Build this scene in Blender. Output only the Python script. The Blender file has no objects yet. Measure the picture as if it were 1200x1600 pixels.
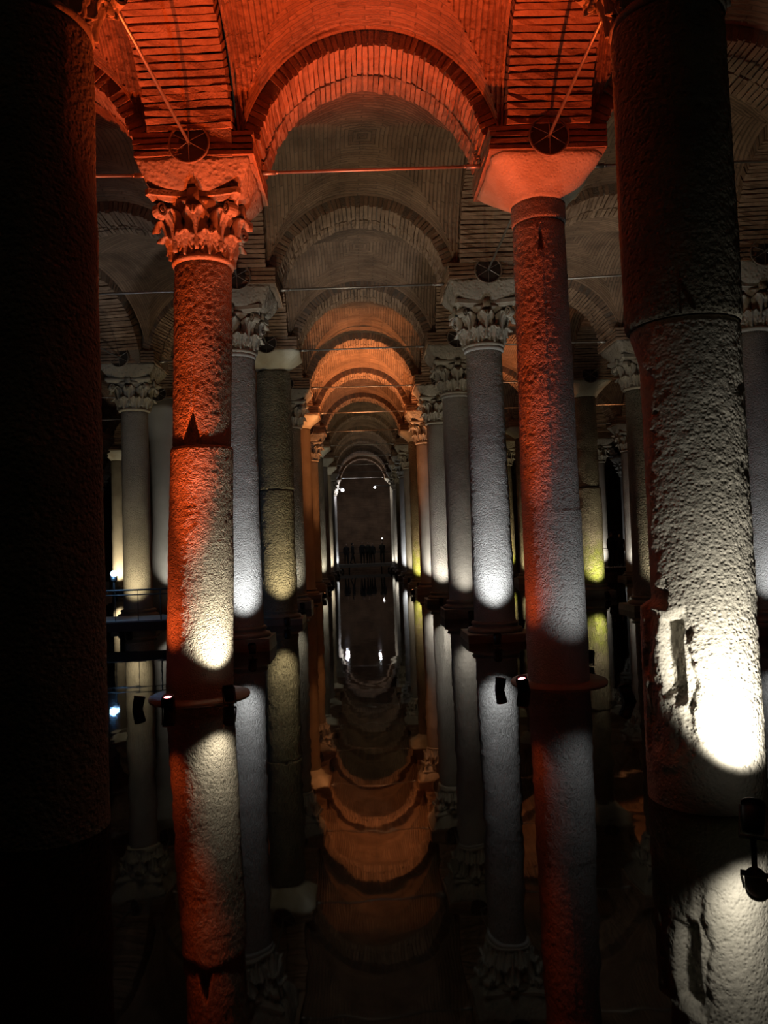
import bpy, math, random
import numpy as np
from mathutils import Vector, Matrix

R = random.Random(7)
SC = bpy.context.scene
COL = SC.collection
PI = math.pi

# ------------------------------------------------------------------ camera, world, exposure
F_PX, IMG_W, IMG_H = 1207.0, 1200.0, 1600.0
VPX, VPY, ROLL = 567.0, 853.0, 0.034          # vanishing point of the channel, tilt of the phone
EYE = Vector((0.0, 0.0, 2.0))
cam = bpy.data.cameras.new('camera')
cam.sensor_fit = 'VERTICAL'; cam.sensor_height = 36.0; cam.lens = 36.0 * F_PX / IMG_H
cam.clip_start = 0.05; cam.clip_end = 300
camo = bpy.data.objects.new('camera', cam); COL.objects.link(camo)
dY = Vector((VPX - IMG_W / 2, -(VPY - IMG_H / 2), -F_PX)).normalized()
dZ = Vector((-ROLL, 1, 0)); dZ = (dZ - dY * dZ.dot(dY)).normalized()
dX = dY.cross(dZ)
M = Matrix((dX, dY, dZ))                       # rows: world axes in camera space -> world_from_cam
camo.matrix_world = Matrix.Translation(EYE) @ M.to_4x4()
SC.camera = camo

world = bpy.data.worlds.new('world'); SC.world = world
world.use_nodes = True
world.node_tree.nodes['Background'].inputs[0].default_value = (0.01, 0.009, 0.006, 1)
world.node_tree.nodes['Background'].inputs[1].default_value = 1.0
SC.view_settings.view_transform = 'Standard'
SC.view_settings.look = 'None'
SC.view_settings.gamma = 1.0
SC.view_settings.use_curve_mapping = False
SC.view_settings.exposure = 0.0
SC.cycles.max_bounces = 5; SC.cycles.diffuse_bounces = 2; SC.cycles.glossy_bounces = 3
SC.cycles.caustics_reflective = False; SC.cycles.caustics_refractive = False
SC.cycles.sample_clamp_indirect = 4.0
SC.cycles.use_adaptive_sampling = True; SC.cycles.adaptive_threshold = 0.025

# ------------------------------------------------------------------ layout (metres, water at z = 0)
S = 5.03                                       # column spacing both ways
X0, Y0 = -2.35, 5.86                           # first column left of the channel
NROW = 12
ZC = 7.14                                      # springing centre of arches and vaults
HW = 0.575                                     # half width of an arch soffit
RV = S / 2 - HW                                # vault radius
RA = RV - 0.22                                 # arch intrados radius
ZROD = 7.40
def gx(i): return X0 + S * i
def gy(j): return Y0 + S * j
SHIFT = {(0, 1): (.28, 0), (-1, 3): (1.02, 1.05), (-1, 4): (.55, 1.0), (2, 2): (.29, -.6), (-2, 7): (.1, -1.4)}   # columns set off the regular grid
def head(i, j):
    dx, dy = SHIFT.get((i, j), (0, 0)); return gx(i) + dx, gy(j) + dy

# ------------------------------------------------------------------ noise
def _hash(ix, iy, iz, seed):
    h = (ix.astype(np.int64) * 374761393 + iy.astype(np.int64) * 668265263 + iz.astype(np.int64) * 2147483647 + seed * 974634777) & 0xffffffff
    h = ((h ^ (h >> 13)) * 1274126177) & 0xffffffff
    h = ((h ^ (h >> 16)) * 2246822519) & 0xffffffff
    return ((h ^ (h >> 15)) & 0xffffff) / float(0xffffff)
def vnoise(P, scale, seed=0):
    Q = np.asarray(P, float) * scale
    I = np.floor(Q); Fr = Q - I; Fr = Fr * Fr * (3 - 2 * Fr)
    out = np.zeros(len(Q))
    for dx in (0, 1):
        wx = Fr[:, 0] if dx else 1 - Fr[:, 0]
        for dy in (0, 1):
            wy = Fr[:, 1] if dy else 1 - Fr[:, 1]
            for dz in (0, 1):
                wz = Fr[:, 2] if dz else 1 - Fr[:, 2]
                out += wx * wy * wz * _hash(I[:, 0] + dx, I[:, 1] + dy, I[:, 2] + dz, seed)
    return out * 2 - 1
def fbm(P, scale, seed=0, octs=3):
    t = 0; a = 1
    for k in range(octs):
        t = t + a * vnoise(P, scale * 2 ** k, seed + k * 17); a *= .5
    return t / 1.6

# ------------------------------------------------------------------ materials
def newmat(name):
    m = bpy.data.materials.new(name); m.use_nodes = True
    nt = m.node_tree; b = nt.nodes['Principled BSDF']
    return m, nt, b
def N(nt, t, **kw):
    n = nt.nodes.new(t)
    for k, v in kw.items():
        if k.startswith('i_'): n.inputs[k[2:].replace('_', ' ')].default_value = v
        else: setattr(n, k, v)
    return n
def ramp(nt, src, stops):
    r = N(nt, 'ShaderNodeValToRGB')
    el = r.color_ramp.elements
    while len(el) > 1: el.remove(el[-1])
    el[0].position = stops[0][0]; el[0].color = (*stops[0][1], 1)
    for p, c in stops[1:]:
        e = el.new(p); e.color = (*c, 1)
    nt.links.new(src, r.inputs[0])
    return r.outputs[0]

def mat_stone(name, c1, c2, bump=0.9, scale=30.0, rough=.78, pit=(0.0, .5), dist=.035, algae=0.0, spec=.35):
    m, nt, b = newmat(name)
    L = nt.links.new
    tc = N(nt, 'ShaderNodeTexCoord')
    n1 = N(nt, 'ShaderNodeTexNoise', i_Scale=1.7, i_Detail=4.0); L(tc.outputs['Object'], n1.inputs['Vector'])
    n2 = N(nt, 'ShaderNodeTexNoise', i_Scale=scale, i_Detail=4.0, i_Roughness=.6); L(tc.outputs['Object'], n2.inputs['Vector'])
    vo = N(nt, 'ShaderNodeTexVoronoi', i_Scale=scale * 1.25); L(tc.outputs['Object'], vo.inputs['Vector'])
    col = ramp(nt, n1.outputs['Fac'], [(.3, c1), (.7, c2)])
    if algae > 0:
        sx = N(nt, 'ShaderNodeSeparateXYZ'); L(tc.outputs['Object'], sx.inputs[0])
        na = N(nt, 'ShaderNodeTexNoise', i_Scale=4.5, i_Detail=8.0, i_Roughness=.65); L(tc.outputs['Object'], na.inputs['Vector'])
        ma = N(nt, 'ShaderNodeMapRange', i_From_Min=3.4, i_From_Max=.6); L(sx.outputs['Z'], ma.inputs['Value'])
        mu = N(nt, 'ShaderNodeMath', operation='MULTIPLY'); L(ma.outputs[0], mu.inputs[0]); L(na.outputs['Fac'], mu.inputs[1])
        f = ramp(nt, mu.outputs[0], [(.24, (0, 0, 0)), (.46, (algae,) * 3)])
        mx = N(nt, 'ShaderNodeMix', data_type='RGBA')
        L(f, mx.inputs[0]); L(col, mx.inputs[6]); mx.inputs[7].default_value = (.22, .27, .03, 1)
        col = mx.outputs[2]
    L(col, b.inputs['Base Color'])
    pr = ramp(nt, vo.outputs['Distance'], [(pit[0], (0, 0, 0)), (pit[1], (1, 1, 1))])
    ad = N(nt, 'ShaderNodeMath', operation='MULTIPLY_ADD'); L(pr, ad.inputs[0]); ad.inputs[1].default_value = .5; L(n2.outputs['Fac'], ad.inputs[2])
    bp = N(nt, 'ShaderNodeBump', i_Strength=bump, i_Distance=dist); L(ad.outputs[0], bp.inputs['Height'])
    L(bp.outputs[0], b.inputs['Normal'])
    b.inputs['Roughness'].default_value = rough
    b.inputs['Specular IOR Level'].default_value = spec
    return m

def mat_brickpiece(name, c1, c2):
    m, nt, b = newmat(name); L = nt.links.new
    oi = N(nt, 'ShaderNodeObjectInfo'); ge = N(nt, 'ShaderNodeNewGeometry')
    tc = N(nt, 'ShaderNodeTexCoord')
    n1 = N(nt, 'ShaderNodeTexNoise', i_Scale=9.0, i_Detail=5.0); L(ge.outputs['Position'], n1.inputs['Vector'])
    a = N(nt, 'ShaderNodeMath', operation='ADD'); L(oi.outputs['Random'], a.inputs[0]); L(ge.outputs['Random Per Island'], a.inputs[1])
    fr = N(nt, 'ShaderNodeMath', operation='FRACT'); L(a.outputs[0], fr.inputs[0])
    mm = N(nt, 'ShaderNodeMath', operation='MULTIPLY_ADD'); L(fr.outputs[0], mm.inputs[0]); mm.inputs[1].default_value = .45; 
    sb = N(nt, 'ShaderNodeMath', operation='MULTIPLY_ADD'); L(n1.outputs['Fac'], sb.inputs[0]); sb.inputs[1].default_value = 1.0; sb.inputs[2].default_value = -.25
    L(sb.outputs[0], mm.inputs[2])
    col = ramp(nt, mm.outputs[0], [(.1, c1), (.55, c2), (.95, tuple(min(1, x * 1.35) for x in c2))])
    L(col, b.inputs['Base Color'])
    n2 = N(nt, 'ShaderNodeTexNoise', i_Scale=40.0, i_Detail=4.0); L(ge.outputs['Position'], n2.inputs['Vector'])
    bp = N(nt, 'ShaderNodeBump', i_Strength=.5, i_Distance=.02); L(n2.outputs['Fac'], bp.inputs['Height']); L(bp.outputs[0], b.inputs['Normal'])
    b.inputs['Roughness'].default_value = .9; b.inputs['Specular IOR Level'].default_value = .2
    return m

def mat_vault(name):
    m, nt, b = newmat(name); L = nt.links.new
    uv = N(nt, 'ShaderNodeUVMap'); uv.uv_map = 'UVMap'
    ge = N(nt, 'ShaderNodeNewGeometry')
    nz = N(nt, 'ShaderNodeTexNoise', i_Scale=2.2, i_Detail=2.0); L(ge.outputs['Position'], nz.inputs['Vector'])
    mxv = N(nt, 'ShaderNodeVectorMath', operation='MULTIPLY_ADD'); L(nz.outputs['Color'], mxv.inputs[0]); mxv.inputs[1].default_value = (.06, .03, 0); L(uv.outputs[0], mxv.inputs[2])
    br = N(nt, 'ShaderNodeTexBrick', offset=.5)
    br.inputs['Scale'].default_value = 1.0; br.inputs['Mortar Size'].default_value = .011
    br.inputs['Mortar Smooth'].default_value = .3
    br.inputs['Brick Width'].default_value = .74; br.inputs['Row Height'].default_value = .078
    br.inputs['Color1'].default_value = (.25, .155, .10, 1); br.inputs['Color2'].default_value = (.33, .215, .14, 1)
    br.inputs['Mortar'].default_value = (.19, .13, .09, 1)
    L(mxv.outputs[0], br.inputs['Vector'])
    n1 = N(nt, 'ShaderNodeTexNoise', i_Scale=1.3, i_Detail=5.0); L(ge.outputs['Position'], n1.inputs['Vector'])
    st = ramp(nt, n1.outputs['Fac'], [(.3, (.62, .62, .62)), (.7, (1.15, 1.12, 1.08))])
    mx = N(nt, 'ShaderNodeMix', data_type='RGBA', blend_type='MULTIPLY'); mx.inputs[0].default_value = 1.0
    L(br.outputs['Color'], mx.inputs[6]); L(st, mx.inputs[7]); L(mx.outputs[2], b.inputs['Base Color'])
    n2 = N(nt, 'ShaderNodeTexNoise', i_Scale=14.0, i_Detail=5.0); L(ge.outputs['Position'], n2.inputs['Vector'])
    inv = N(nt, 'ShaderNodeMath', operation='MULTIPLY_ADD'); L(br.outputs['Fac'], inv.inputs[0]); inv.inputs[1].default_value = -.8; L(n2.outputs['Fac'], inv.inputs[2])
    bp = N(nt, 'ShaderNodeBump', i_Strength=.8, i_Distance=.035); L(inv.outputs[0], bp.inputs['Height']); L(bp.outputs[0], b.inputs['Normal'])
    b.inputs['Roughness'].default_value = .92; b.inputs['Specular IOR Level'].default_value = .15
    return m

def mat_plain(name, c, rough=.5, metal=0.0, noise=.15, emis=None, estr=0.0):
    m, nt, b = newmat(name); L = nt.links.new
    ge = N(nt, 'ShaderNodeNewGeometry')
    n1 = N(nt, 'ShaderNodeTexNoise', i_Scale=12.0, i_Detail=4.0); L(ge.outputs['Position'], n1.inputs['Vector'])
    col = ramp(nt, n1.outputs['Fac'], [(.3, tuple(x * (1 - noise) for x in c)), (.7, tuple(min(1, x * (1 + noise)) for x in c))])
    L(col, b.inputs['Base Color'])
    b.inputs['Roughness'].default_value = rough; b.inputs['Metallic'].default_value = metal
    if emis:
        b.inputs['Emission Color'].default_value = (*emis, 1); b.inputs['Emission Strength'].default_value = estr
    return m

def mat_water():
    m, nt, b = newmat('still dark water'); L = nt.links.new
    ge = N(nt, 'ShaderNodeNewGeometry')
    mp = N(nt, 'ShaderNodeMapping'); mp.inputs['Scale'].default_value = (1.0, .6, 1); L(ge.outputs['Position'], mp.inputs['Vector'])
    n1 = N(nt, 'ShaderNodeTexNoise', i_Scale=2.0, i_Detail=2.0); L(mp.outputs[0], n1.inputs['Vector'])
    bp = N(nt, 'ShaderNodeBump', i_Strength=.05, i_Distance=.05); L(n1.outputs['Fac'], bp.inputs['Height']); L(bp.outputs[0], b.inputs['Normal'])
    n2 = N(nt, 'ShaderNodeTexNoise', i_Scale=.6, i_Detail=3.0); L(ge.outputs['Position'], n2.inputs['Vector'])
    L(ramp(nt, n2.outputs['Fac'], [(.3, (.004, .004, .002)), (.7, (.008, .008, .004))]), b.inputs['Base Color'])
    b.inputs['Roughness'].default_value = .025
    b.inputs['IOR'].default_value = 1.333
    b.inputs['Specular IOR Level'].default_value = .5
    return m

ST = {
    'grey': mat_stone('pitted grey marble', (.30, .285, .26), (.42, .40, .37)),
    'grey_fine': mat_stone('worn grey marble', (.34, .325, .30), (.46, .44, .41), bump=.35),
    'coarse': mat_stone('coarsely pitted pale stone', (.40, .38, .32), (.54, .51, .44), bump=.55, scale=24, dist=.03, pit=(.05, .5)),
    'dark': mat_stone('dark eroded stone and drum shade', (.17, .16, .125), (.30, .28, .22), bump=1.0, scale=18, dist=.05),
    'buff': mat_stone('buff stone', (.36, .31, .23), (.48, .42, .32), bump=.45),
    'algae': mat_stone('stone with green algae', (.20, .17, .12), (.38, .34, .25), bump=1.0, scale=20, dist=.05, algae=.85),
    'concrete': mat_stone('smooth cement casing', (.46, .45, .41), (.55, .54, .50), bump=.08, scale=12, rough=.8),
    'cap': mat_stone('carved marble of the capitals', (.31, .28, .225), (.44, .40, .33), bump=.3, scale=20),
    'block': mat_stone('dressed capital block', (.38, .31, .21), (.55, .53, .44), bump=.35, scale=18),
    'impost': mat_stone('rough impost rubble', (.22, .19, .15), (.34, .30, .24), bump=.6, scale=11, dist=.05),
    'plinth': mat_stone('dark wet plinth stone', (.13, .12, .10), (.22, .20, .165), bump=.3, scale=10, rough=.5),
}
M_BRICK = mat_brickpiece('arch brick', (.20, .125, .08), (.33, .215, .14))
M_MORT = mat_stone('recessed mortar', (.17, .125, .09), (.26, .20, .15), bump=.5, scale=30)
M_VAULT = mat_vault('brick vault webs')
M_WATER = mat_water()
M_IRON = mat_plain('galvanised tie iron', (.40, .38, .35), rough=.45, metal=.8)
M_BLACK = mat_plain('black lamp metal', (.012, .012, .012), rough=.45, metal=.3)
M_DARKIRON = mat_plain('dark walkway steel', (.035, .034, .032), rough=.5, metal=.5)
M_DECK = mat_plain('walkway deck', (.20, .19, .17), rough=.7)
M_RIM = mat_plain('rusty plate rim', (.25, .20, .16), rough=.6, metal=.3)
M_PLATE = mat_plain('dark anchor plate', (.05, .04, .035), rough=.7)

# ------------------------------------------------------------------ mesh helpers
def mk(name, mesh, mat=None, parent=None, loc=None, rot=None):
    o = bpy.data.objects.new(name, mesh); COL.objects.link(o)
    if mat is not None and mesh is not None and not mesh.materials: mesh.materials.append(mat)
    if parent is not None: o.parent = parent
    if loc is not None: o.location = loc
    if rot is not None: o.rotation_euler = rot
    return o
def mesh_from(name, V, Fc, smooth=True, mat=None):
    me = bpy.data.meshes.new(name)
    me.from_pydata([tuple(map(float, v)) for v in V], [], Fc)
    if smooth: me.polygons.foreach_set('use_smooth', [True] * len(me.polygons))
    if mat is not None: me.materials.append(mat)
    me.update()
    return me
def thing(name, label, cat, loc=(0, 0, 0), rotz=0, group=None, kind=None):
    o = bpy.data.objects.new(name, None); COL.objects.link(o)
    o.location = loc; o.rotation_euler = (0, 0, rotz); o.empty_display_size = .2
    tag(o, label, cat, group, kind); return o
def tag(o, label=None, cat=None, group=None, kind=None):
    if label: o['label'] = label
    if cat: o['category'] = cat
    if group: o['group'] = group
    if kind: o['kind'] = kind
    return o
class MB:
    """collects simple shapes into one mesh"""
    def __init__(s): s.v = []; s.f = []
    def add(s, V, F_):
        o = len(s.v); s.v += [tuple(p) for p in V]; s.f += [tuple(o + k for k in f) for f in F_]; return s
    def box(s, x0, x1, y0, y1, z0, z1):
        V = [(x, y, z) for z in (z0, z1) for y in (y0, y1) for x in (x0, x1)]
        return s.add(V, [(0, 2, 3, 1), (4, 5, 7, 6), (0, 1, 5, 4), (2, 6, 7, 3), (0, 4, 6, 2), (1, 3, 7, 5)])
    def tube(s, p, q, r, n=10, r2=None, caps=True):
        p = Vector(p); q = Vector(q); d = (q - p).normalized()
        a = d.orthogonal().normalized(); b = d.cross(a); r2 = r if r2 is None else r2
        V = []
        for c, rr in ((p, r), (q, r2)):
            for k in range(n):
                t = 2 * PI * k / n; V.append(c + (a * math.cos(t) + b * math.sin(t)) * rr)
        F_ = [(k, (k + 1) % n, n + (k + 1) % n, n + k) for k in range(n)]
        if caps: F_ += [tuple(range(n - 1, -1, -1)), tuple(range(n, 2 * n))]
        return s.add(V, F_)
    def lathe(s, prof, n=32, closed=False):
        V = []; m = len(prof)
        for (r, z) in prof:
            for k in range(n):
                t = 2 * PI * k / n; V.append((r * math.cos(t), r * math.sin(t), z))
        F_ = []
        for a in range(m if closed else m - 1):
            b = (a + 1) % m
            for k in range(n):
                F_.append((a * n + k, a * n + (k + 1) % n, b * n + (k + 1) % n, b * n + k))
        if not closed:
            F_ += [tuple(range(n - 1, -1, -1)), tuple(range((m - 1) * n, m * n))]
        return s.add(V, F_)
    def xform(s, mat, start=0):
        s.v = s.v[:start] + [tuple(mat @ Vector(p)) for p in s.v[start:]]; return s
    def mesh(s, name, mat=None, smooth=False):
        return mesh_from(name, s.v, s.f, smooth, mat)

def roughen(V, amp, scale, seed):
    V = np.array(V, float)
    for ax in range(3):
        V[:, ax] += amp * fbm(V + 37.1 * ax, scale, seed + ax * 5)
    return V
def subdiv_frustum(half_b, half_t, z0, z1, n=14, nz=8, amp=.03, scale=4.0, seed=0, round_=.12):
    """a rough squared block, wider at the top, as one closed mesh"""
    V = []; F_ = []
    ring = 4 * n
    def pt(k, h):
        s_, t = divmod(k, n); t = t / n * 2 - 1
        x, y = ((t, -1), (1, t), (-t, 1), (-1, -t))[s_]
        l = math.hypot(x, y); f = (1 - round_) + round_ * (1.2 / l)
        return x * f * h, y * f * h
    for a in range(nz + 1):
        t = a / nz; h = half_b + (half_t - half_b) * t ** .8
        for k in range(ring):
            x, y = pt(k, h); V.append((x, y, z0 + (z1 - z0) * t))
    for a in range(nz):
        for k in range(ring):
            F_.append((a * ring + k, a * ring + (k + 1) % ring, (a + 1) * ring + (k + 1) % ring, (a + 1) * ring + k))
    F_.append(tuple(range(ring - 1, -1, -1))); F_.append(tuple(range(nz * ring, (nz + 1) * ring)))
    return roughen(V, amp, scale, seed), F_

# ------------------------------------------------------------------ column shafts
def drum_mesh(name, r0, r1, z0, z1, nseg, nz, amp, fine, seed, mat, lean=(0, 0), zl=(0, 6.1), carve=None, lip0=0, lip1=0):
    """one drum: rings of points, pitted radially; lean moves the axis with height"""
    T = np.linspace(0, 2 * PI, nseg, endpoint=False)
    Z = np.linspace(z0, z1, nz + 1)
    tt, zz = np.meshgrid(T, Z)
    tt = tt.ravel(); zz = zz.ravel()
    fz = (zz - zl[0]) / (zl[1] - zl[0])
    rr = r0 + (r1 - r0) * (zz - z0) / (z1 - z0)
    P = np.stack([rr * np.cos(tt), rr * np.sin(tt), zz], 1)
    d = amp * .45 * fbm(P, 1.8, seed, 2) + fine * (vnoise(P, 36, seed + 3) * .8 + .5 * vnoise(P, 19, seed + 9))
    edge = np.minimum(zz - z0, z1 - zz)
    d = d - .012 * np.clip(1 - edge / .035, 0, 1)
    if carve is not None: d = d + carve(tt, zz, P)
    rr = rr + d
    cx = lean[0] * fz; cy = lean[1] * fz
    V = np.stack([cx + rr * np.cos(tt), cy + rr * np.sin(tt), zz], 1)
    idx = np.arange((nz + 1) * nseg).reshape(nz + 1, nseg)
    A = idx[:-1]; B = np.roll(A, -1, 1); D = idx[1:]; C = np.roll(D, -1, 1)
    quads = np.stack([A.ravel(), B.ravel(), C.ravel(), D.ravel()], 1)
    me = bpy.data.meshes.new(name)
    nv = len(V); nq = len(quads)
    caps = [idx[0][::-1], idx[-1]]
    me.vertices.add(nv); me.vertices.foreach_set('co', V.ravel())
    nl = nq * 4 + 2 * nseg
    me.loops.add(nl); me.polygons.add(nq + 2)
    me.loops.foreach_set('vertex_index', np.concatenate([quads.ravel(), caps[0], caps[1]]).astype(np.int32))
    me.polygons.foreach_set('loop_start', np.concatenate([np.arange(nq) * 4, [nq * 4, nq * 4 + nseg]]).astype(np.int32))
    sm = np.ones(nq + 2, bool); sm[-2:] = False
    me.polygons.foreach_set('use_smooth', sm)
    me.update(calc_edges=True); me.validate()
    me.materials.append(mat)
    return me

# ------------------------------------------------------------------ Corinthian capital
def leaf_mesh(h, w, curl, name):
    """acanthus leaf: foot at z = 0 on x = 0, growing up +z, spreading into lobes and rolling out along +x at the tip"""
    nu, nv = 14, 16
    V = []; F_ = []
    th = .04
    for side in (0, 1):
        for a in range(nv + 1):
            t = a / nv
            if t < .6: x = .015 + .07 * (t / .6) ** 2; z = h * .78 * t / .6
            else:
                ang = (t - .6) / .4 * PI * 1.05
                x = .085 + curl * .5 * (1 - math.cos(ang)); z = h * .78 + h * .22 * math.sin(ang)
            env = w * (.70 + .45 * math.sin(min(1, t / .75) * PI * .55)) * (1 if t < .62 else max(.22, 1 - .85 * ((t - .62) / .38) ** 1.2))
            ww = env * (1 - .20 * (.5 + .5 * math.cos(t * 4.0 * 2 * PI)))
            for b in range(nu + 1):
                u = b / nu * 2 - 1
                rib = .022 * math.cos(u * PI * 2.5) + .03 * max(0, 1 - abs(u) * 5) - .05 * abs(u) ** 2.2
                V.append((x + rib * (1 - .35 * t) - side * th, u * ww, z + .05 * h * abs(u) * (t > .3)))
    m = (nu + 1) * (nv + 1)
    for a in range(nv):
        for b in range(nu):
            k = a * (nu + 1) + b
            F_.append((k, k + 1, k + nu + 2, k + nu + 1))
            F_.append((m + k, m + k + nu + 1, m + k + nu + 2, m + k + 1))
    for a in range(nv):
        k = a * (nu + 1); F_.append((k, k + nu + 1, m + k + nu + 1, m + k))
        k += nu; F_.append((k, m + k, m + k + nu + 1, k + nu + 1))
    for b in range(nu):
        F_.append((b, m + b, m + b + 1, b + 1))
        k = nv * (nu + 1) + b; F_.append((k, k + 1, m + k + 1, m + k))
    return mesh_from(name, V, F_, True)

def volute_mb():
    """flat ribbon rising to an abacus corner and winding into a spiral, in the x-z plane"""
    mb = MB(); pts = []
    for k in range(9):
        t = k / 8; pts.append((.47 + .20 * t ** 1.4, .42 + .235 * t))
    cx, cz = .675, .575
    for k in range(1, 25):
        a = .52 * PI - k * .42; r = .082 * (1 - k / 27)
        pts.append((cx + r * math.cos(a), cz + r * math.sin(a)))
    V = []; F_ = []
    for k, (x, z) in enumerate(pts):
        w = .05 + .02 * min(1, k / 8) + .012 * max(0, (k - 10) / 14); t = .016 if k < 9 else .013
        p = Vector((pts[min(k + 1, len(pts) - 1)][0] - pts[max(k - 1, 0)][0], 0, pts[min(k + 1, len(pts) - 1)][1] - pts[max(k - 1, 0)][1]))
        n = Vector((-p.z, 0, p.x)).normalized() * t
        for sx, sy in ((1, -1), (1, 1), (-1, 1), (-1, -1)):
            V.append((x + n.x * sx, w * sy, z + n.z * sx))
    for k in range(len(pts) - 1):
        for q in range(4): F_.append((k * 4 + q, k * 4 + (q + 1) % 4, (k + 1) * 4 + (q + 1) % 4, (k + 1) * 4 + q))
    F_.append((0, 1, 2, 3)); e = (len(pts) - 1) * 4; F_.append((e + 3, e + 2, e + 1, e))
    mb.add(V, F_); return mb
def abacus_mb(half=.64, z0=.68, z1=.80):
    mb = MB(); V = []; n = 10
    ring = []
    for s_ in range(4):
        a0 = s_ * PI / 2
        for k in range(n + 1):
            t = k / n * 2 - 1
            x = t * (half - .05); y = -(half - .11 * (1 - t * t) ** 1.0)
            ring.append((x * math.cos(a0) - y * math.sin(a0), x * math.sin(a0) + y * math.cos(a0)))
    m = len(ring)
    lev = [(z0, .90), (z0 + .04, .95), (z0 + .05, 1.0), (z1, 1.0)]
    for z, f in lev: V += [(x * f, y * f, z) for x, y in ring]
    F_ = [(a * m + k, a * m + (k + 1) % m, (a + 1) * m + (k + 1) % m, (a + 1) * m + k) for a in range(len(lev) - 1) for k in range(m)]
    F_ += [tuple(range(m - 1, -1, -1)), tuple(range((len(lev) - 1) * m, len(lev) * m))]
    mb.add(V, F_); return mb
BELL = [(.395, 0), (.43, .015), (.44, .04), (.425, .065), (.39, .08), (.39, .30), (.41, .45), (.47, .58), (.55, .66), (.57, .70)]
ME_BELL = MB().lathe(BELL, 40).mesh('capital_bell', ST['cap'], True)
ME_LEAF_A = leaf_mesh(.27, .145, .11, 'lower_leaf'); ME_LEAF_A.materials.append(ST['cap'])
ME_LEAF_B = leaf_mesh(.47, .165, .17, 'upper_leaf'); ME_LEAF_B.materials.append(ST['cap'])
ME_VOL = volute_mb().mesh('volute', ST['cap'])
ME_ABA = abacus_mb().mesh('abacus', ST['cap'])
def boss_mesh():
    V, F_ = subdiv_frustum(.05, .075, -.06, .06, 4, 3, .015, 12, 3, .5)
    return mesh_from('abacus_boss', V, F_, True, ST['cap'])
ME_BOSS = boss_mesh()
CAP_PIECES = []                                # (name, mesh, matrix)
for k in range(8):
    CAP_PIECES.append(('lower_leaf', ME_LEAF_A, Matrix.Rotation(k * PI / 4 + PI / 8, 4, 'Z') @ Matrix.Translation((.405, 0, .06))))
for k in range(8):
    CAP_PIECES.append(('upper_leaf', ME_LEAF_B, Matrix.Rotation(k * PI / 4, 4, 'Z') @ Matrix.Translation((.425, 0, .12))))
for k in range(4):
    CAP_PIECES.append(('volute', ME_VOL, Matrix.Rotation(PI / 4 + k * PI / 2, 4, 'Z')))
for k in range(4):
    CAP_PIECES.append(('abacus_boss', ME_BOSS, Matrix.Rotation(k * PI / 2, 4, 'Z') @ Matrix.Translation((.55, 0, .73)) @ Matrix.Rotation(PI / 2, 4, 'Y')))
def joined_capital():
    mb = MB()
    for me, mx in [(ME_BELL, Matrix()), (ME_ABA, Matrix())] + [(p[1], p[2]) for p in CAP_PIECES]:
        mb.add([mx @ v.co for v in me.vertices], [tuple(p.vertices) for p in me.polygons])
    return mb.mesh('corinthian_capital', ST['cap'], True)
ME_CAP_FAR = joined_capital()
def block_cap_mesh(name, rb, half, h, seed, amp=.012):
    """round below, square above: plain flaring block"""
    V = []; F_ = []; n = 64; nz = 10
    for a in range(nz + 1):
        t = a / nz
        f = min(1, t / .12) * .03 if t < .12 else .03
        for k in range(n):
            th = 2 * PI * k / n + PI / 4; c, s_ = math.cos(th), math.sin(th)
            rsq = half / max(abs(c), abs(s_)); rsq = min(rsq, half * 1.30)
            q = max(0, (t - .12) / .88); q2 = min(1, q * 1.15)
            r = (rb + f) * (1 - q2) + rsq * q2
            V.append((r * c, r * s_, h * t))
    for a in range(nz):
        for k in range(n): F_.append((a * n + k, a * n + (k + 1) % n, (a + 1) * n + (k + 1) % n, (a + 1) * n + k))
    F_.append(tuple(range(n - 1, -1, -1))); F_.append(tuple(range(nz * n, (nz + 1) * n)))
    return mesh_from(name, roughen(V, amp, 5, seed), F_, True, ST['block'])
ME_BLOCK = [block_cap_mesh('block_capital', .40, .76, .48, s_, .02) for s_ in (1, 2)]
def impost_mesh(seed, hb=.56, ht=.77, z=.36):
    V, F_ = subdiv_frustum(hb, ht, 0, z, 12, 7, .055, 3.2, seed, .10)
    return mesh_from('impost_block', V, F_, True, ST['impost'])
ME_IMPOST = [impost_mesh(s_) for s_ in (11, 23, 37)]
def course_mesh(seed, half=.80):
    V, F_ = subdiv_frustum(half, half, 0, .055, 10, 1, .018, 4, seed, .03)
    return mesh_from('brick_course', V, F_, False, M_BRICK)
ME_COURSE = [course_mesh(s_) for s_ in range(4)]
ME_CORE = MB().box(-.77, .77, -.77, .77, 0, .34).mesh('mortar_bed', M_MORT)

def cap_assembly(root, kind, seed, top_xy, near, z_shaft, hd):
    """capital, impost and corbelled brick courses above a shaft"""
    x, y = top_xy
    if kind == 'corinthian':
        if near:
            c = mk('capital', ME_BELL, None, root, (x, y, z_shaft), (0, 0, 0))
            mk('abacus', ME_ABA, None, c)
            for nm, me, mx in CAP_PIECES:
                o = mk(nm, me, None, c); o.matrix_local = mx
        else:
            c = mk('capital', ME_CAP_FAR, None, root, (x, y, z_shaft))
        c.scale = (1, 1, 1.125)
        mk('impost_block', ME_IMPOST[seed % 3], None, root, ((x + hd[0]) / 2, (y + hd[1]) / 2, 6.90), (0, 0, (seed % 4) * PI / 2))
    else:
        mk('block_capital', ME_BLOCK[seed % 2], None, root, (x, y, z_shaft))
    mk('mortar_bed', ME_CORE, None, root, (hd[0], hd[1], 7.25))
    for k in range(4):
        mk('brick_course', ME_COURSE[(k + seed) % 4], None, root, (hd[0], hd[1], 7.255 + k * .085), (0, 0, ((k + seed) % 4) * PI / 2))

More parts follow.
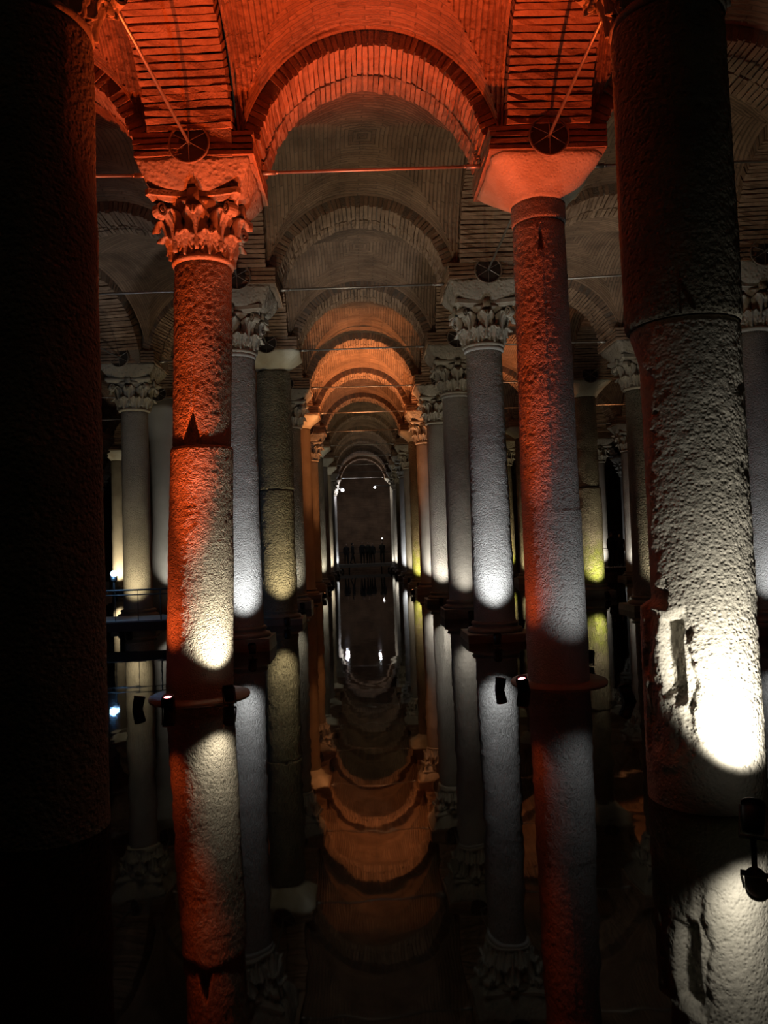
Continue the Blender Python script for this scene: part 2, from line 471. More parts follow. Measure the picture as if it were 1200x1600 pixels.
# ------------------------------------------------------------------ plan view: which columns does the picture show
def col_pos(i, j):
    c = OVER.get((i, j), {})
    return c.get('x', gx(i)), c.get('y', gy(j)), c.get('r', .42)
OVER = {
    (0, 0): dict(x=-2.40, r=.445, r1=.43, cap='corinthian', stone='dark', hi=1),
    (1, 0): dict(x=2.55, y=5.90, r=.412, r1=.42, cap='corinthian', stone='coarse', hi=2),
    (0, 1): dict(x=-2.33, r=.455, r1=.40, cap='corinthian', stone='grey', hi=1, lean=(.20, 0)),
    (1, 1): dict(x=2.69, r=.43, r1=.375, cap='block', stone='grey', hi=1),
    (0, 2): dict(x=-2.50, r=.42, r1=.39, cap='corinthian', stone='grey', hi=1),
    (1, 2): dict(x=2.66, r=.435, r1=.37, cap='corinthian', stone='grey', hi=1),
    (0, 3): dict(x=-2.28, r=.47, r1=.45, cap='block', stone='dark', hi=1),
    (1, 3): dict(x=2.69, r=.41, cap='corinthian', stone='grey_fine', hi=1),
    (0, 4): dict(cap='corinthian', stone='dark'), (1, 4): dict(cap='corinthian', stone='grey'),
    (0, 5): dict(cap='block', stone='buff'), (1, 5): dict(cap='corinthian', stone='grey_fine'),
    (0, 6): dict(cap='corinthian', stone='buff'), (1, 6): dict(cap='block', stone='algae'),
    (-1, 3): dict(x=-6.36, y=22.0, r=.40, cap='corinthian', stone='grey'),
    (-1, 4): dict(x=-6.83, y=27.0, r=.46, cap='cement', stone='concrete'),
    (-2, 7): dict(x=-12.31, y=39.67, cap='block', stone='buff'),
    (2, 2): dict(x=8.0, y=15.3, r=.37, cap='corinthian', stone='grey'),
    (2, 3): dict(x=7.75, r=.40, cap='corinthian', stone='dark'),
    (2, 4): dict(x=7.72, r=.42, cap='block', stone='algae'),
    (2, 7): dict(cap='corinthian', stone='algae'),
}
def plan_visible():
    cols = [(i, j) for i in range(-6, 8) for j in range(NROW)]
    pos = np.array([col_pos(*c) for c in cols])
    seen = set()
    for ex in (-.8, 0, .8):
        th = np.linspace(-.56, .56, 2400)
        d = np.stack([np.sin(th), np.cos(th)], 1)
        best = np.full(len(th), 1e9); bi = np.full(len(th), -1)
        for k, (x, y, r) in enumerate(pos):
            px, py = x - ex, y
            t = d[:, 0] * px + d[:, 1] * py
            perp = np.abs(d[:, 0] * py - d[:, 1] * px)
            h = (perp < r) & (t < best) & (t > 0)
            best[h] = t[h]; bi[h] = k
        for k, n in zip(*np.unique(bi, return_counts=True)):
            if k >= 0 and n >= 3: seen.add(cols[k])
    return seen
VIS = plan_visible()

ORD = ['first', 'second', 'third', 'fourth', 'fifth', 'sixth', 'seventh', 'eighth', 'ninth', 'tenth', 'eleventh', 'twelfth']
def rowname(i):
    if i == 0: return 'first row left of the channel'
    if i == 1: return 'first row right of the channel'
    if i < 0: return '%s row left of the channel' % ORD[-i]
    return '%s row right of the channel' % ORD[i - 1]

# ------------------------------------------------------------------ the setting: water, walls, vaults
XL, XR_, YF, YB = gx(-6) - 1.0, gx(7) + 1.0, -3.5, gy(NROW) - .62
tag(mk('water', MB().box(XL, XR_, YF, YB, -.4, 0).mesh('water', M_WATER)), 'still dark water mirroring the columns', kind='structure')
def mat_wall():
    m = M_VAULT.copy(); m.name = 'plastered brick wall'
    return m
M_WALL = mat_wall()
def wall(name, x0, x1, y0, y1, flip):
    mb = MB().box(x0, x1, y0, y1, -.4, 9.6); me = mb.mesh(name, M_WALL)
    uvl = me.uv_layers.new(name='UVMap')
    for p in me.polygons:
        for li in p.loop_indices:
            v = me.vertices[me.loops[li].vertex_index].co
            uvl.data[li].uv = ((v.y if flip else v.x) + p.index, v.z)
    tag(mk(name, me), None, kind='structure')
wall('wall_back', XL, XR_, YB, YB + .5, False)
wall('wall_front', XL, XR_, YF - .5, YF, False)
wall('wall_left', XL - .5, XL, YF, YB, True)
wall('wall_right', XR_, XR_ + .5, YF, YB, True)

def vault_mesh(n, corners=None):
    V = []; a_ = [(-1 + 2 * k / n) * PI / 2 for k in range(n + 1)]
    for q in range(n + 1):
        for p in range(n + 1):
            x = RV * math.sin(a_[p]); y = RV * math.sin(a_[q])
            ca, cb = math.cos(a_[p]), math.cos(a_[q])
            z = RV * max(ca, cb) + .16 * ca * cb
            V.append((x, y, z))
    F_ = []
    for q in range(n):
        for p in range(n):
            k = q * (n + 1) + p; A, B, C, D = k, k + 1, k + n + 2, k + n + 1
            if p == q: F_ += [(A, C, B), (A, D, C)]
            elif p + q == n - 1: F_ += [(A, D, B), (B, D, C)]
            else: F_.append((A, D, C, B))
    V = np.array(V); W0 = V.copy()
    ins = (np.abs(V[:, 0]) < RV * .985) & (np.abs(V[:, 1]) < RV * .985)
    u = np.maximum(np.abs(V[:, 0]), np.abs(V[:, 1]))          # courses run in nested squares, mitred at the groins
    if n > 60:
        uw = u + .018 * fbm(V, 2.6, 9)
        ph = (uw / .078) % 1.0
        bed = np.clip(1 - np.abs(ph - .5) * 2 / .42, 0, 1)
        xc = np.abs(V[:, 0]) > np.abs(V[:, 1])
        other = np.where(xc, V[:, 1], V[:, 0]) / RV; slope = np.sqrt(np.clip(1 - other ** 2, .0, 1))
        dep = .035 * bed * ins + .012 * vnoise(V * [1, 1, 1], 17, 4) * ins
        V[:, 2] += dep * slope; V[:, 0] += np.where(~xc, other * dep, 0); V[:, 1] += np.where(xc, other * dep, 0)
    V[:, 2] += .03 * fbm(V, 1.6, 5) * ins
    if corners is not None:
        (x00, y00), (x10, y10), (x01, y01), (x11, y11) = corners
        p = (V[:, 0] / RV + 1) / 2; q = (V[:, 1] / RV + 1) / 2
        V[:, 0] = (x00 * (1 - p) + x10 * p) * (1 - q) + (x01 * (1 - p) + x11 * p) * q
        V[:, 1] = (y00 * (1 - p) + y10 * p) * (1 - q) + (y01 * (1 - p) + y11 * p) * q
    me = mesh_from('vault', V, F_, True, M_VAULT)
    uvl = me.uv_layers.new(name='UVMap')
    lv = np.zeros(len(me.loops), np.int32); me.loops.foreach_get('vertex_index', lv)
    cnt = np.zeros(len(me.polygons), np.int32); me.polygons.foreach_get('loop_total', cnt)
    pid = np.repeat(np.arange(len(cnt)), cnt)
    P = W0[lv]
    cen = np.stack([np.bincount(pid, np.abs(P[:, k])) for k in (0, 1)], 1)
    yc = (cen[:, 1] > cen[:, 0])[pid]
    arc = np.arcsin(np.clip(P[:, :2] / RV, -1, 1)) * RV
    uu = np.where(yc, np.abs(P[:, 1]), np.abs(P[:, 0])); ww = np.where(yc, arc[:, 0], arc[:, 1])
    uvl.data.foreach_set('uv', np.stack([ww, uu + .05], 1).ravel())
    return me
ME_VAULT = vault_mesh(230)
AISLES = range(-5, 6)                          # bay a lies between column lines a and a + 1
def aisle_name(a):
    if a == 0: return 'the central channel'
    if a < 0: return 'the %s aisle left of the channel' % ORD[-a - 1]
    return 'the %s aisle right of the channel' % ORD[a - 1]
def bay_in_view(a, j):
    x0, x1 = gx(a), gx(a + 1); y = gy(j + 1) + 3
    lim = .62
    return min(abs(x0), abs(x1)) < lim * y + 1.5 or x0 * x1 < 0
for a in AISLES:
    for j in range(0, NROW):
        if not bay_in_view(a, j): continue
        cx, cy = (gx(a) + gx(a + 1)) / 2, (gy(j) + gy(j + 1)) / 2
        cs = [(a, j), (a + 1, j), (a, j + 1), (a + 1, j + 1)]; me = ME_VAULT
        if any(c in SHIFT for c in cs):
            q = [(head(*c)[0] - cx + sx * HW, head(*c)[1] - cy + sy * HW) for c, (sx, sy) in zip(cs, ((1, 1), (-1, 1), (1, -1), (-1, -1)))]
            me = vault_mesh(230 if j < 2 else 60, q)
        o = mk('ceiling', me, None, None, (cx, cy, ZC))
        tag(o, 'brick groin vault over %s between its %s and %s arches' % (aisle_name(a), ORD[j], ORD[j + 1] if j + 1 < 12 else 'last'), kind='structure')

# ------------------------------------------------------------------ brick arches
A0 = math.asin(.42 / RA)                       # the ring starts above the corbelled courses
PITCH = .086
NC = int((PI - 2 * A0) * RA / PITCH)
def brick_mesh(seed, Ly=.55, n=3):
    rr = random.Random(seed); V = []; F_ = []
    Lr, Lt = .30, .068
    for k in range(n + 1):
        y = -Ly / 2 + Ly * k / n
        for (r_, t_) in ((0, -1), (0, 1), (1, 1), (1, -1)):
            V.append((r_ * Lr + (rr.uniform(-.014, .014) if r_ == 0 else 0), y + rr.uniform(-.006, .006), t_ * Lt / 2 + rr.uniform(-.006, .006)))
    for k in range(n):
        for q in range(4): F_.append((k * 4 + q, k * 4 + (q + 1) % 4, (k + 1) * 4 + (q + 1) % 4, (k + 1) * 4 + q))
    F_.append((3, 2, 1, 0)); e = n * 4; F_.append((e, e + 1, e + 2, e + 3))
    return mesh_from('brick', V, F_, False, M_BRICK)
ME_BRICK = [brick_mesh(s_, .655) for s_ in range(6)] + [brick_mesh(20 + s_, 1.13, 7) for s_ in range(6)] + [brick_mesh(40 + s_, .42) for s_ in range(6)]
def brick_slots(seed, rings=2):
    rr = random.Random(seed)
    for ring, (yc, dr) in enumerate(((-.235, 0.0), (.355, .02)) if rings == 2 else ((0, 0.0),)):
        for k in range(NC):
            a = A0 + (k + .5) * (PI - 2 * A0) / NC + rr.uniform(-.004, .004)
            rad = RA + dr + rr.uniform(-.012, .012)
            mx = Matrix.Translation((rad * math.cos(a), yc + rr.uniform(-.012, .012), rad * math.sin(a))) @ Matrix.Rotation(-a, 4, 'Y') @ Matrix.Rotation(rr.uniform(-.02, .02), 4, 'X')
            yield rr.randrange(6) + (6 if rings == 1 else 12 * ring), mx
def arch_core():
    mb = MB(); n = 48; V = []
    rI, rO = RA + .042, RA + .42; b0 = math.asin(.10 / RA)
    for k in range(n + 1):
        a = b0 + (PI - 2 * b0) * k / n; c, s_ = math.cos(a), math.sin(a)
        for (r_, y) in ((rI, -HW + .02), (rI + .02, HW - .02), (rO, HW - .02), (rO, -HW + .02)): V.append((r_ * c, y, r_ * s_))
    F_ = [(k * 4 + q, (k + 1) * 4 + q, (k + 1) * 4 + (q + 1) % 4, k * 4 + (q + 1) % 4) for k in range(n) for q in range(4)]
    F_ += [(0, 1, 2, 3), (n * 4 + 3, n * 4 + 2, n * 4 + 1, n * 4)]
    return mb.add(V, F_).mesh('mortar_ring', M_MORT)
ME_ARCHCORE = arch_core()
def arch_far(rings):
    mb = MB()
    for v, mx in brick_slots(99, rings):
        me = ME_BRICK[v]; mb.add([mx @ q.co for q in me.vertices], [tuple(p.vertices) for p in me.polygons])
    return mb.mesh('brick_ring', M_BRICK)
ME_ARCHFAR = {2: arch_far(2), 1: arch_far(1)}
def arch(p, q, label, near, seed, rings):
    dx, dy = q[0] - p[0], q[1] - p[1]
    t = thing('brick_arch', label, 'arch', ((p[0] + q[0]) / 2, (p[1] + q[1]) / 2, ZC), math.atan2(dy, dx), 'brick arches', 'thing')
    t.scale = ((math.hypot(dx, dy) / 2 - .795) / RA, 1, 1)
    mk('mortar_ring', ME_ARCHCORE, None, t)
    if near:
        for v, mx in brick_slots(seed, rings):
            o = mk('brick', ME_BRICK[v], None, t); o.matrix_local = mx
    else:
        o = mk('brick_ring', ME_ARCHFAR[rings], None, t); o['kind'] = 'stuff'
    return t
NEAR_T = {(0, 1), (-1, 1), (1, 1)}; NEAR_L = {(0, 0), (1, 0)}
for a in AISLES:
    for j in range(0, NROW):
        if not bay_in_view(a, j): continue
        arch(head(a, j), head(a + 1, j), 'brick arch crossing %s, %s from the viewer' % (aisle_name(a), ORD[j]), (a, j) in NEAR_T, 100 + j * 13 + a, 2)
for i in range(-5, 7):
    for j in range(0, NROW):
        if not bay_in_view(i if i < 1 else i - 1, j): continue
        arch(head(i, j), head(i, j + 1), 'brick arch behind the %s column of the %s' % (ORD[j], rowname(i)), (i, j) in NEAR_L, 300 + j * 13 + i, 1)

# ------------------------------------------------------------------ columns
GEN_SHAFT = {}
def generic_shaft(stone, v):
    if (stone, v) not in GEN_SHAFT:
        GEN_SHAFT[(stone, v)] = drum_mesh('shaft', .415, .38, -.1, 6.12, 48, 110, .025, .004, 50 + v * 7 + len(stone), ST[stone])
    return GEN_SHAFT[(stone, v)]
ME_ASTRAGAL = MB().lathe([(.36, -.05), (.405, -.04), (.415, 0), (.405, .04), (.36, .05)], 40).mesh('necking', ST['grey_fine'], True)
def plinth_mesh(half, z1, seed, rnd=.05):
    V, F_ = subdiv_frustum(half, half * .97, -.35, z1, 10, 4, .015, 4, seed, rnd)
    return mesh_from('plinth', V, F_, False, ST['plinth'])
def torus_base(r, z0):
    prof = [(r, z0), (r + .16, z0), (r + .18, z0 + .04), (r + .16, z0 + .09), (r + .09, z0 + .11), (r + .07, z0 + .15), (r + .10, z0 + .18), (r + .08, z0 + .22), (r, z0 + .24)]
    return MB().lathe(prof, 40).mesh('base_moulding', ST['plinth'], True)
ME_PLINTH = [plinth_mesh(.66, .16, 5), plinth_mesh(.62, .24, 6)]
ME_TORUS = [torus_base(.39, .15), torus_base(.39, .23)]
def disc_base(r):
    return MB().lathe([(.3, -.3), (r, -.3), (r, -.02), (r - .02, .03), (.3, .035)], 48).mesh('base_ledge', ST['plinth'], True)

def wedge(tt, zz, th0, z0, z1, w_bot, w_top, depth):
    """recess whose width runs from w_bot to w_top; radial offset (negative)"""
    f = np.clip((zz - z0) / (z1 - z0), 0, 1); inside = (zz >= z0) & (zz <= z1)
    half = w_bot + (w_top - w_bot) * f
    d = np.abs((tt - th0 + PI) % (2 * PI) - PI)
    return np.where(inside & (d < half), -depth * np.clip((half - d) / .05 + .25, 0, 1), 0)
def view_theta(x, y): return math.atan2(-y, -x) % (2 * PI)

def build_column(i, j):
    c = OVER.get((i, j), {})
    x, y, r = col_pos(i, j)
    seed = (i + 9) * 31 + j * 17
    kind = c.get('cap') or ('corinthian' if (seed // 3) % 3 else 'block')
    stone = c.get('stone') or ['grey', 'grey_fine', 'buff', 'dark', 'grey'][seed % 5]
    desc = {'grey': 'pitted grey stone', 'grey_fine': 'smooth grey stone', 'coarse': 'coarsely pitted pale stone', 'dark': 'dark stone', 'buff': 'buff stone', 'algae': 'green-stained stone', 'concrete': 'pale cement-cased'}[stone]
    lab = LABELS.get((i, j)) or '%s column, %s from the viewer, %s' % (desc, ORD[j], rowname(i))
    t = thing('stone_column', lab, 'column', (x, y, 0), 0, 'columns of the cistern', 'thing')
    hi = c.get('hi', 0); near = (i, j) in {(0, 1), (0, 2), (1, 2), (2, 2), (2, 3), (0, 0), (1, 0)}
    vt = view_theta(x, y)
    mat = ST[stone]
    if kind == 'cement':
        prof = [(.95, -.3), (.95, .5), (.80, 1.2), (.62, 2.0), (.50, 2.8), (.46, 3.4), (.46, 5.8), (.50, 6.1), (.70, 6.9), (.80, 7.25)]
        mk('shaft', MB().lathe(prof, 40).mesh('shaft', mat, True), None, t)
        mk('mortar_bed', ME_CORE, None, t, (0, 0, 7.25))
        for k in range(4): mk('brick_course', ME_COURSE[k], None, t, (0, 0, 7.255 + k * .085))
        return t
    zt = 6.0 if kind == 'corinthian' else 6.78
    lean = c.get('lean', (0, 0)); r1 = c.get('r1', r * .93)
    def drum(nm, ra, rb, z0, z1, res, fine, carve=None, s_=0, amp=.03):
        nseg = int(2 * PI * r / res); nz = max(6, int((z1 - z0) / res / 1.1))
        return mk(nm, drum_mesh(nm, ra, rb, z0, z1, nseg, nz, amp, fine, seed + s_, mat, lean, (0, zt), carve), None, t)
    rz = lambda z: r + (r1 - r) * z / zt
    if (i, j) == (1, 0):
        def ss(v, e): return np.clip(v / e + .5, 0, 1)
        def scar(tt, zz, P):                     # spalled face with a cut recess on the dark side
            d = ((tt - vt + PI) % (2 * PI) - PI)
            jag = .12 * fbm(P, 6, 3, 4)
            m1 = ss(.50 - np.abs(d + .66 + 1.6 * jag), .08) * ss(zz - .28 - 1.5 * jag, .2) * ss(1.46 + .8 * jag - zz, .05)
            out = m1 * (-.035 + .026 * fbm(P * [1, 1, .45], 11, 8, 3))
            out = out - .10 * ss(.21 - np.abs(d + .50 + .25 * jag), .05) * ss(zz - .86 - 1.4 * jag, .10) * ss(1.37 - zz, .04)
            out = out - .085 * ss(-.70 - d - 3.2 * jag, .09) * ss(zz - 1.48, .06) * ss(3.5 - zz, .3)  # step carved in above the scar so this side falls into shade
            return out + .012 * np.minimum(0, vnoise(P, 6.5, 4) + .25)
        drum('lower_drum', .425, .412, -.1, 3.60, .013, .0045, scar, amp=.02)
        drum('upper_drum', .432, .425, 3.61, zt, .02, .004, None, 5, amp=.03).data.materials[0] = ST['dark']  # dark stone puts the unlit upper drum's shade into its colour
        mk('iron_hook', MB().tube((0, 0, 0), (0, -.05, -.02), .008).tube((0, -.05, -.02), (.05, -.05, -.05), .008).tube((.05, -.05, -.05), (.09, -.04, -.01), .008).mesh('iron_hook', M_IRON), None, t,
           (.44 * math.cos(vt), .44 * math.sin(vt), 3.54))
    elif (i, j) == (0, 1):
        def notch(tt, zz, P): return wedge(tt, zz, vt - .36, 3.47, 3.98, .32, .0, .11) + wedge(tt, zz, vt - .34, 3.9, 5.6, .05, .02, .012)  # shadow wedge and streak above the joint, carved into the shape
        drum('lower_drum', r, rz(3.4) + .012, -.1, 3.45, .016, .005)
        drum('upper_drum', rz(3.4) - .015, r1, 3.46, zt, .016, .005, notch, 5)
    elif (i, j) == (1, 1):
        def notch(tt, zz, P): return wedge(tt, zz, vt + .05, 6.05, 6.40, .10, .02, .09) - .010 * ((zz > 2.40) & (((tt - vt + PI) % (2 * PI) - PI) > .1)) 
        drum('lower_drum', r, rz(zt), -.1, zt - .28, .016, .006, notch)
        drum('upper_drum', r1 + .012, r1 + .012, zt - .275, zt + .02, .02, .003, None, 5, .005)
    elif (i, j) == (0, 3):
        drum('lower_drum', r, rz(3.6), -.1, 3.58, .03, .012, None, 0, .05)
        drum('upper_drum', rz(3.6) + .012, r1, 3.59, zt, .03, .008, None, 5, .05)
    elif (i, j) == (2, 4):
        drum('lower_drum', r, rz(3.7), -.1, 3.70, .04, .010, None, 0, .06)
        drum('upper_drum', rz(3.7) - .04, r1 - .03, 3.72, zt, .04, .010, None, 5, .06)
    elif (i, j) == (0, 0):
        drum('shaft', r, r1, -.1, zt, .03, .004)
    elif hi:
        drum('shaft', r, r1, -.1, zt - .05, .024, .0055)
        mk('necking', ME_ASTRAGAL, None, t, (0, 0, zt - .03))
    else:
        o = mk('shaft', generic_shaft(stone, seed % 3), None, t, None, (0, 0, seed % 6))
        o.scale = (r / .415, r / .415, zt / 6.12)
    cap_assembly(t, kind, seed, lean, near, zt, (head(i, j)[0] - x, head(i, j)[1] - y))
    if (i, j) in ((0, 1),): mk('base_ledge', disc_base(.70), None, t)
    elif (i, j) == (1, 1): mk('base_ledge', disc_base(.68), None, t)
    elif (i, j) in ((1, 0), (0, 0)): pass
    else:
        k = seed % 2
        mk('plinth', ME_PLINTH[k], None, t, None, (0, 0, 0))
        mk('base_moulding', ME_TORUS[k], None, t)
    return t
LABELS = {
    (0, 0): 'huge black column in shadow filling the left edge of the picture',
    (1, 0): 'coarsely pitted column glaring white at its foot, nearest on the right',
    (0, 1): 'stone column with leafy capital, red above and warm white below, left of the channel',
    (1, 1): 'red and grey pitted column with plain flaring block capital, right of the channel',
    (0, 2): 'cold white lit column with leafy capital, just behind the red left column',
    (1, 2): 'cold white lit pitted column with leafy capital behind the red right column',
    (0, 3): 'dark eroded column with plain block capital, third left of the channel',
    (2, 4): 'column with bright green algae at its foot, seen right of the red column',
    (-1, 4): 'smooth pale cement-cased column with flaring top and foot, beside the red left column',
    (-1, 3): 'dim column with leafy capital and warm glowing foot behind the walkway railing',
}
for (i, j) in sorted(VIS): build_column(i, j)

# ------------------------------------------------------------------ tie rods
def rod_meshes():
    L = S / 2 - .78
    rod = MB().tube((-L, 0, 0), (L, 0, 0), .021, 10).mesh('rod', M_IRON, True)
    slv = MB().tube((0, 0, 0), (.22, 0, 0), .034, 12).tube((.22, 0, 0), (.26, 0, 0), .026, 12).mesh('sleeve', M_IRON, True)
    return L, rod, slv
RODL, ME_ROD, ME_SLV = rod_meshes()
def ring_meshes():
    prof = []
    for k in range(10):
        a = 2 * PI * k / 10; prof.append((.265 + .016 * math.cos(a), .016 * math.sin(a)))
    ring = MB().lathe(prof, 40, True).mesh('anchor_ring', M_RIM, True)
    plate = MB().lathe([(.02, -.05), (.25, -.05), (.255, -.03), (.02, -.02)], 40).mesh('anchor_plate', M_PLATE)
    spoke = MB().tube((.03, 0, .03), (.26, 0, 0), .006, 6).mesh('spoke', M_IRON)
    return ring, plate, spoke
ME_RING, ME_PLATE, ME_SPOKE = ring_meshes()
def tie_rod(p, q, label, anchor=False):
    dx, dy = q[0] - p[0], q[1] - p[1]
    t = thing('tie_rod', label, 'tie rod', ((p[0] + q[0]) / 2, (p[1] + q[1]) / 2, ZROD), math.atan2(dy, dx), 'iron tie rods')
    f = (math.hypot(dx, dy) / 2 - .78) / RODL; L_ = RODL * f
    mk('rod', ME_ROD, None, t).scale = (f, 1, 1)
    for s_ in (0, 1):
        if not (anchor and s_ == 0 or anchor and s_ == 1): mk('sleeve', ME_SLV, None, t, (-L_ if s_ == 0 else L_, 0, 0), (0, 0, 0 if s_ == 0 else PI))
    if anchor:
        r = mk('anchor_ring', ME_RING, None, t, (L_ - .06, 0, 0), (0, -PI / 2, 0))
        mk('anchor_plate', ME_PLATE, None, r)
        for k in range(6): mk('spoke', ME_SPOKE, None, r, None, (0, 0, k * PI / 3))
    return t
for a in AISLES:
    for j in range(1, NROW):
        if bay_in_view(a, j) and abs(a) < 4:
            t = tie_rod(head(a, j), head(a + 1, j), 'iron tie rod under the %s arch across %s' % (ORD[j], aisle_name(a)))
            t.rotation_euler[1] = R.uniform(-.012, .012)
for i in range(-2, 4):
    for j in range(0, 6):
        if (i, j + 1) in VIS:
            tie_rod(head(i, j), head(i, j + 1), 'iron tie rod running to the %s column of the %s' % (ORD[j + 1], rowname(i)), True)

# ------------------------------------------------------------------ lamps
def lamp_meshes():
    can = MB().lathe([(.03, -.16), (.062, -.15), (.07, -.02), (.07, .03), (.074, .03), (.074, .045), (.058, .045), (.056, -.01), (.03, -.012)], 28).mesh('lamp_can', M_BLACK, True)
    yoke = MB()
    for s_ in (-1, 1):
        yoke.box(s_ * .078 - .005, s_ * .078 + .005, -.016, .016, -.13, .02)
    yoke.box(-.083, .083, -.016, .016, -.19, -.18)
    for s_ in (-1, 1): yoke.box(s_ * .078 - .005, s_ * .078 + .005, -.016, .016, -.185, -.12)
    return can, yoke.mesh('yoke', M_BLACK)
ME_CAN, ME_YOKE = lamp_meshes()
ME_LENS = {}
def lens(colr, strength):
    k = (tuple(colr), strength)
    if k not in ME_LENS:
        m = mat_plain('glowing lamp lens', (.8, .8, .8), .3, 0, .05, colr, strength)
        ME_LENS[k] = MB().lathe([(.002, .012), (.054, .010), (.054, .016), (.03, .022), (.002, .024)], 20).mesh('lens', m, True)
    return ME_LENS[k]
WHITE, COOL, WARM, YEL, RED, ORANGE = (1, .93, .80), (.90, .95, 1), (1, .86, .60), (1, .80, .45), (1, .105, .018), (1, .36, .12)
CNAME = {WHITE: 'white', COOL: 'cold white', WARM: 'warm white', YEL: 'yellowish', RED: 'red', ORANGE: 'orange'}
def lamp(pos, target, colr, watt, label, size=76, blend=1.0, soft=.04, lstr=6):
    p = Vector(pos); d = (Vector(target) - p).normalized()
    t = thing('spotlight', label, 'spotlight', p, 0, 'spotlights at the feet of the columns')
    q = d.to_track_quat('Z', 'Y')
    c = mk('lamp_can', ME_CAN, None, t); c.rotation_mode = 'QUATERNION'; c.rotation_quaternion = q
    mk('lens', lens((1, .16, .18) if colr == RED else colr, lstr), None, c)
    y = mk('yoke', ME_YOKE, None, t); y.rotation_mode = 'QUATERNION'; y.rotation_quaternion = q
    mk('stake', MB().tube(-d * .185, Vector((0, 0, -p.z - .25)) - d * .1, .018, 8).mesh('stake', M_BLACK), None, t)
    ld = bpy.data.lights.new('spot_beam', 'SPOT'); ld.energy = watt; ld.color = colr
    ld.spot_size = math.radians(size); ld.spot_blend = blend; ld.shadow_soft_size = soft
    lo = bpy.data.objects.new('spot_beam', ld); COL.objects.link(lo); lo.parent = t
    lo.location = d * .06; lo.rotation_mode = 'QUATERNION'; lo.rotation_quaternion = d.to_track_quat('-Z', 'Y')
    return t
def col_lamp(i, j, dx, dy, colr, watt, th=2.5, toff=(0, 0), size=72, z=.20, extra='', **kw):
    """a lamp at the foot of column (i, j), offset (dx, dy) from its axis, aimed at height th on it"""
    x, y, r = col_pos(i, j)
    lab = extra or '%s spotlight %s the %s column, %s' % (CNAME[colr], 'added unseen behind' if dy > 0 else 'before', ORD[j], rowname(i))
    return lamp((x + dx, y + dy, z), (x + toff[0], y + toff[1], th), colr, watt, lab, size, **kw)

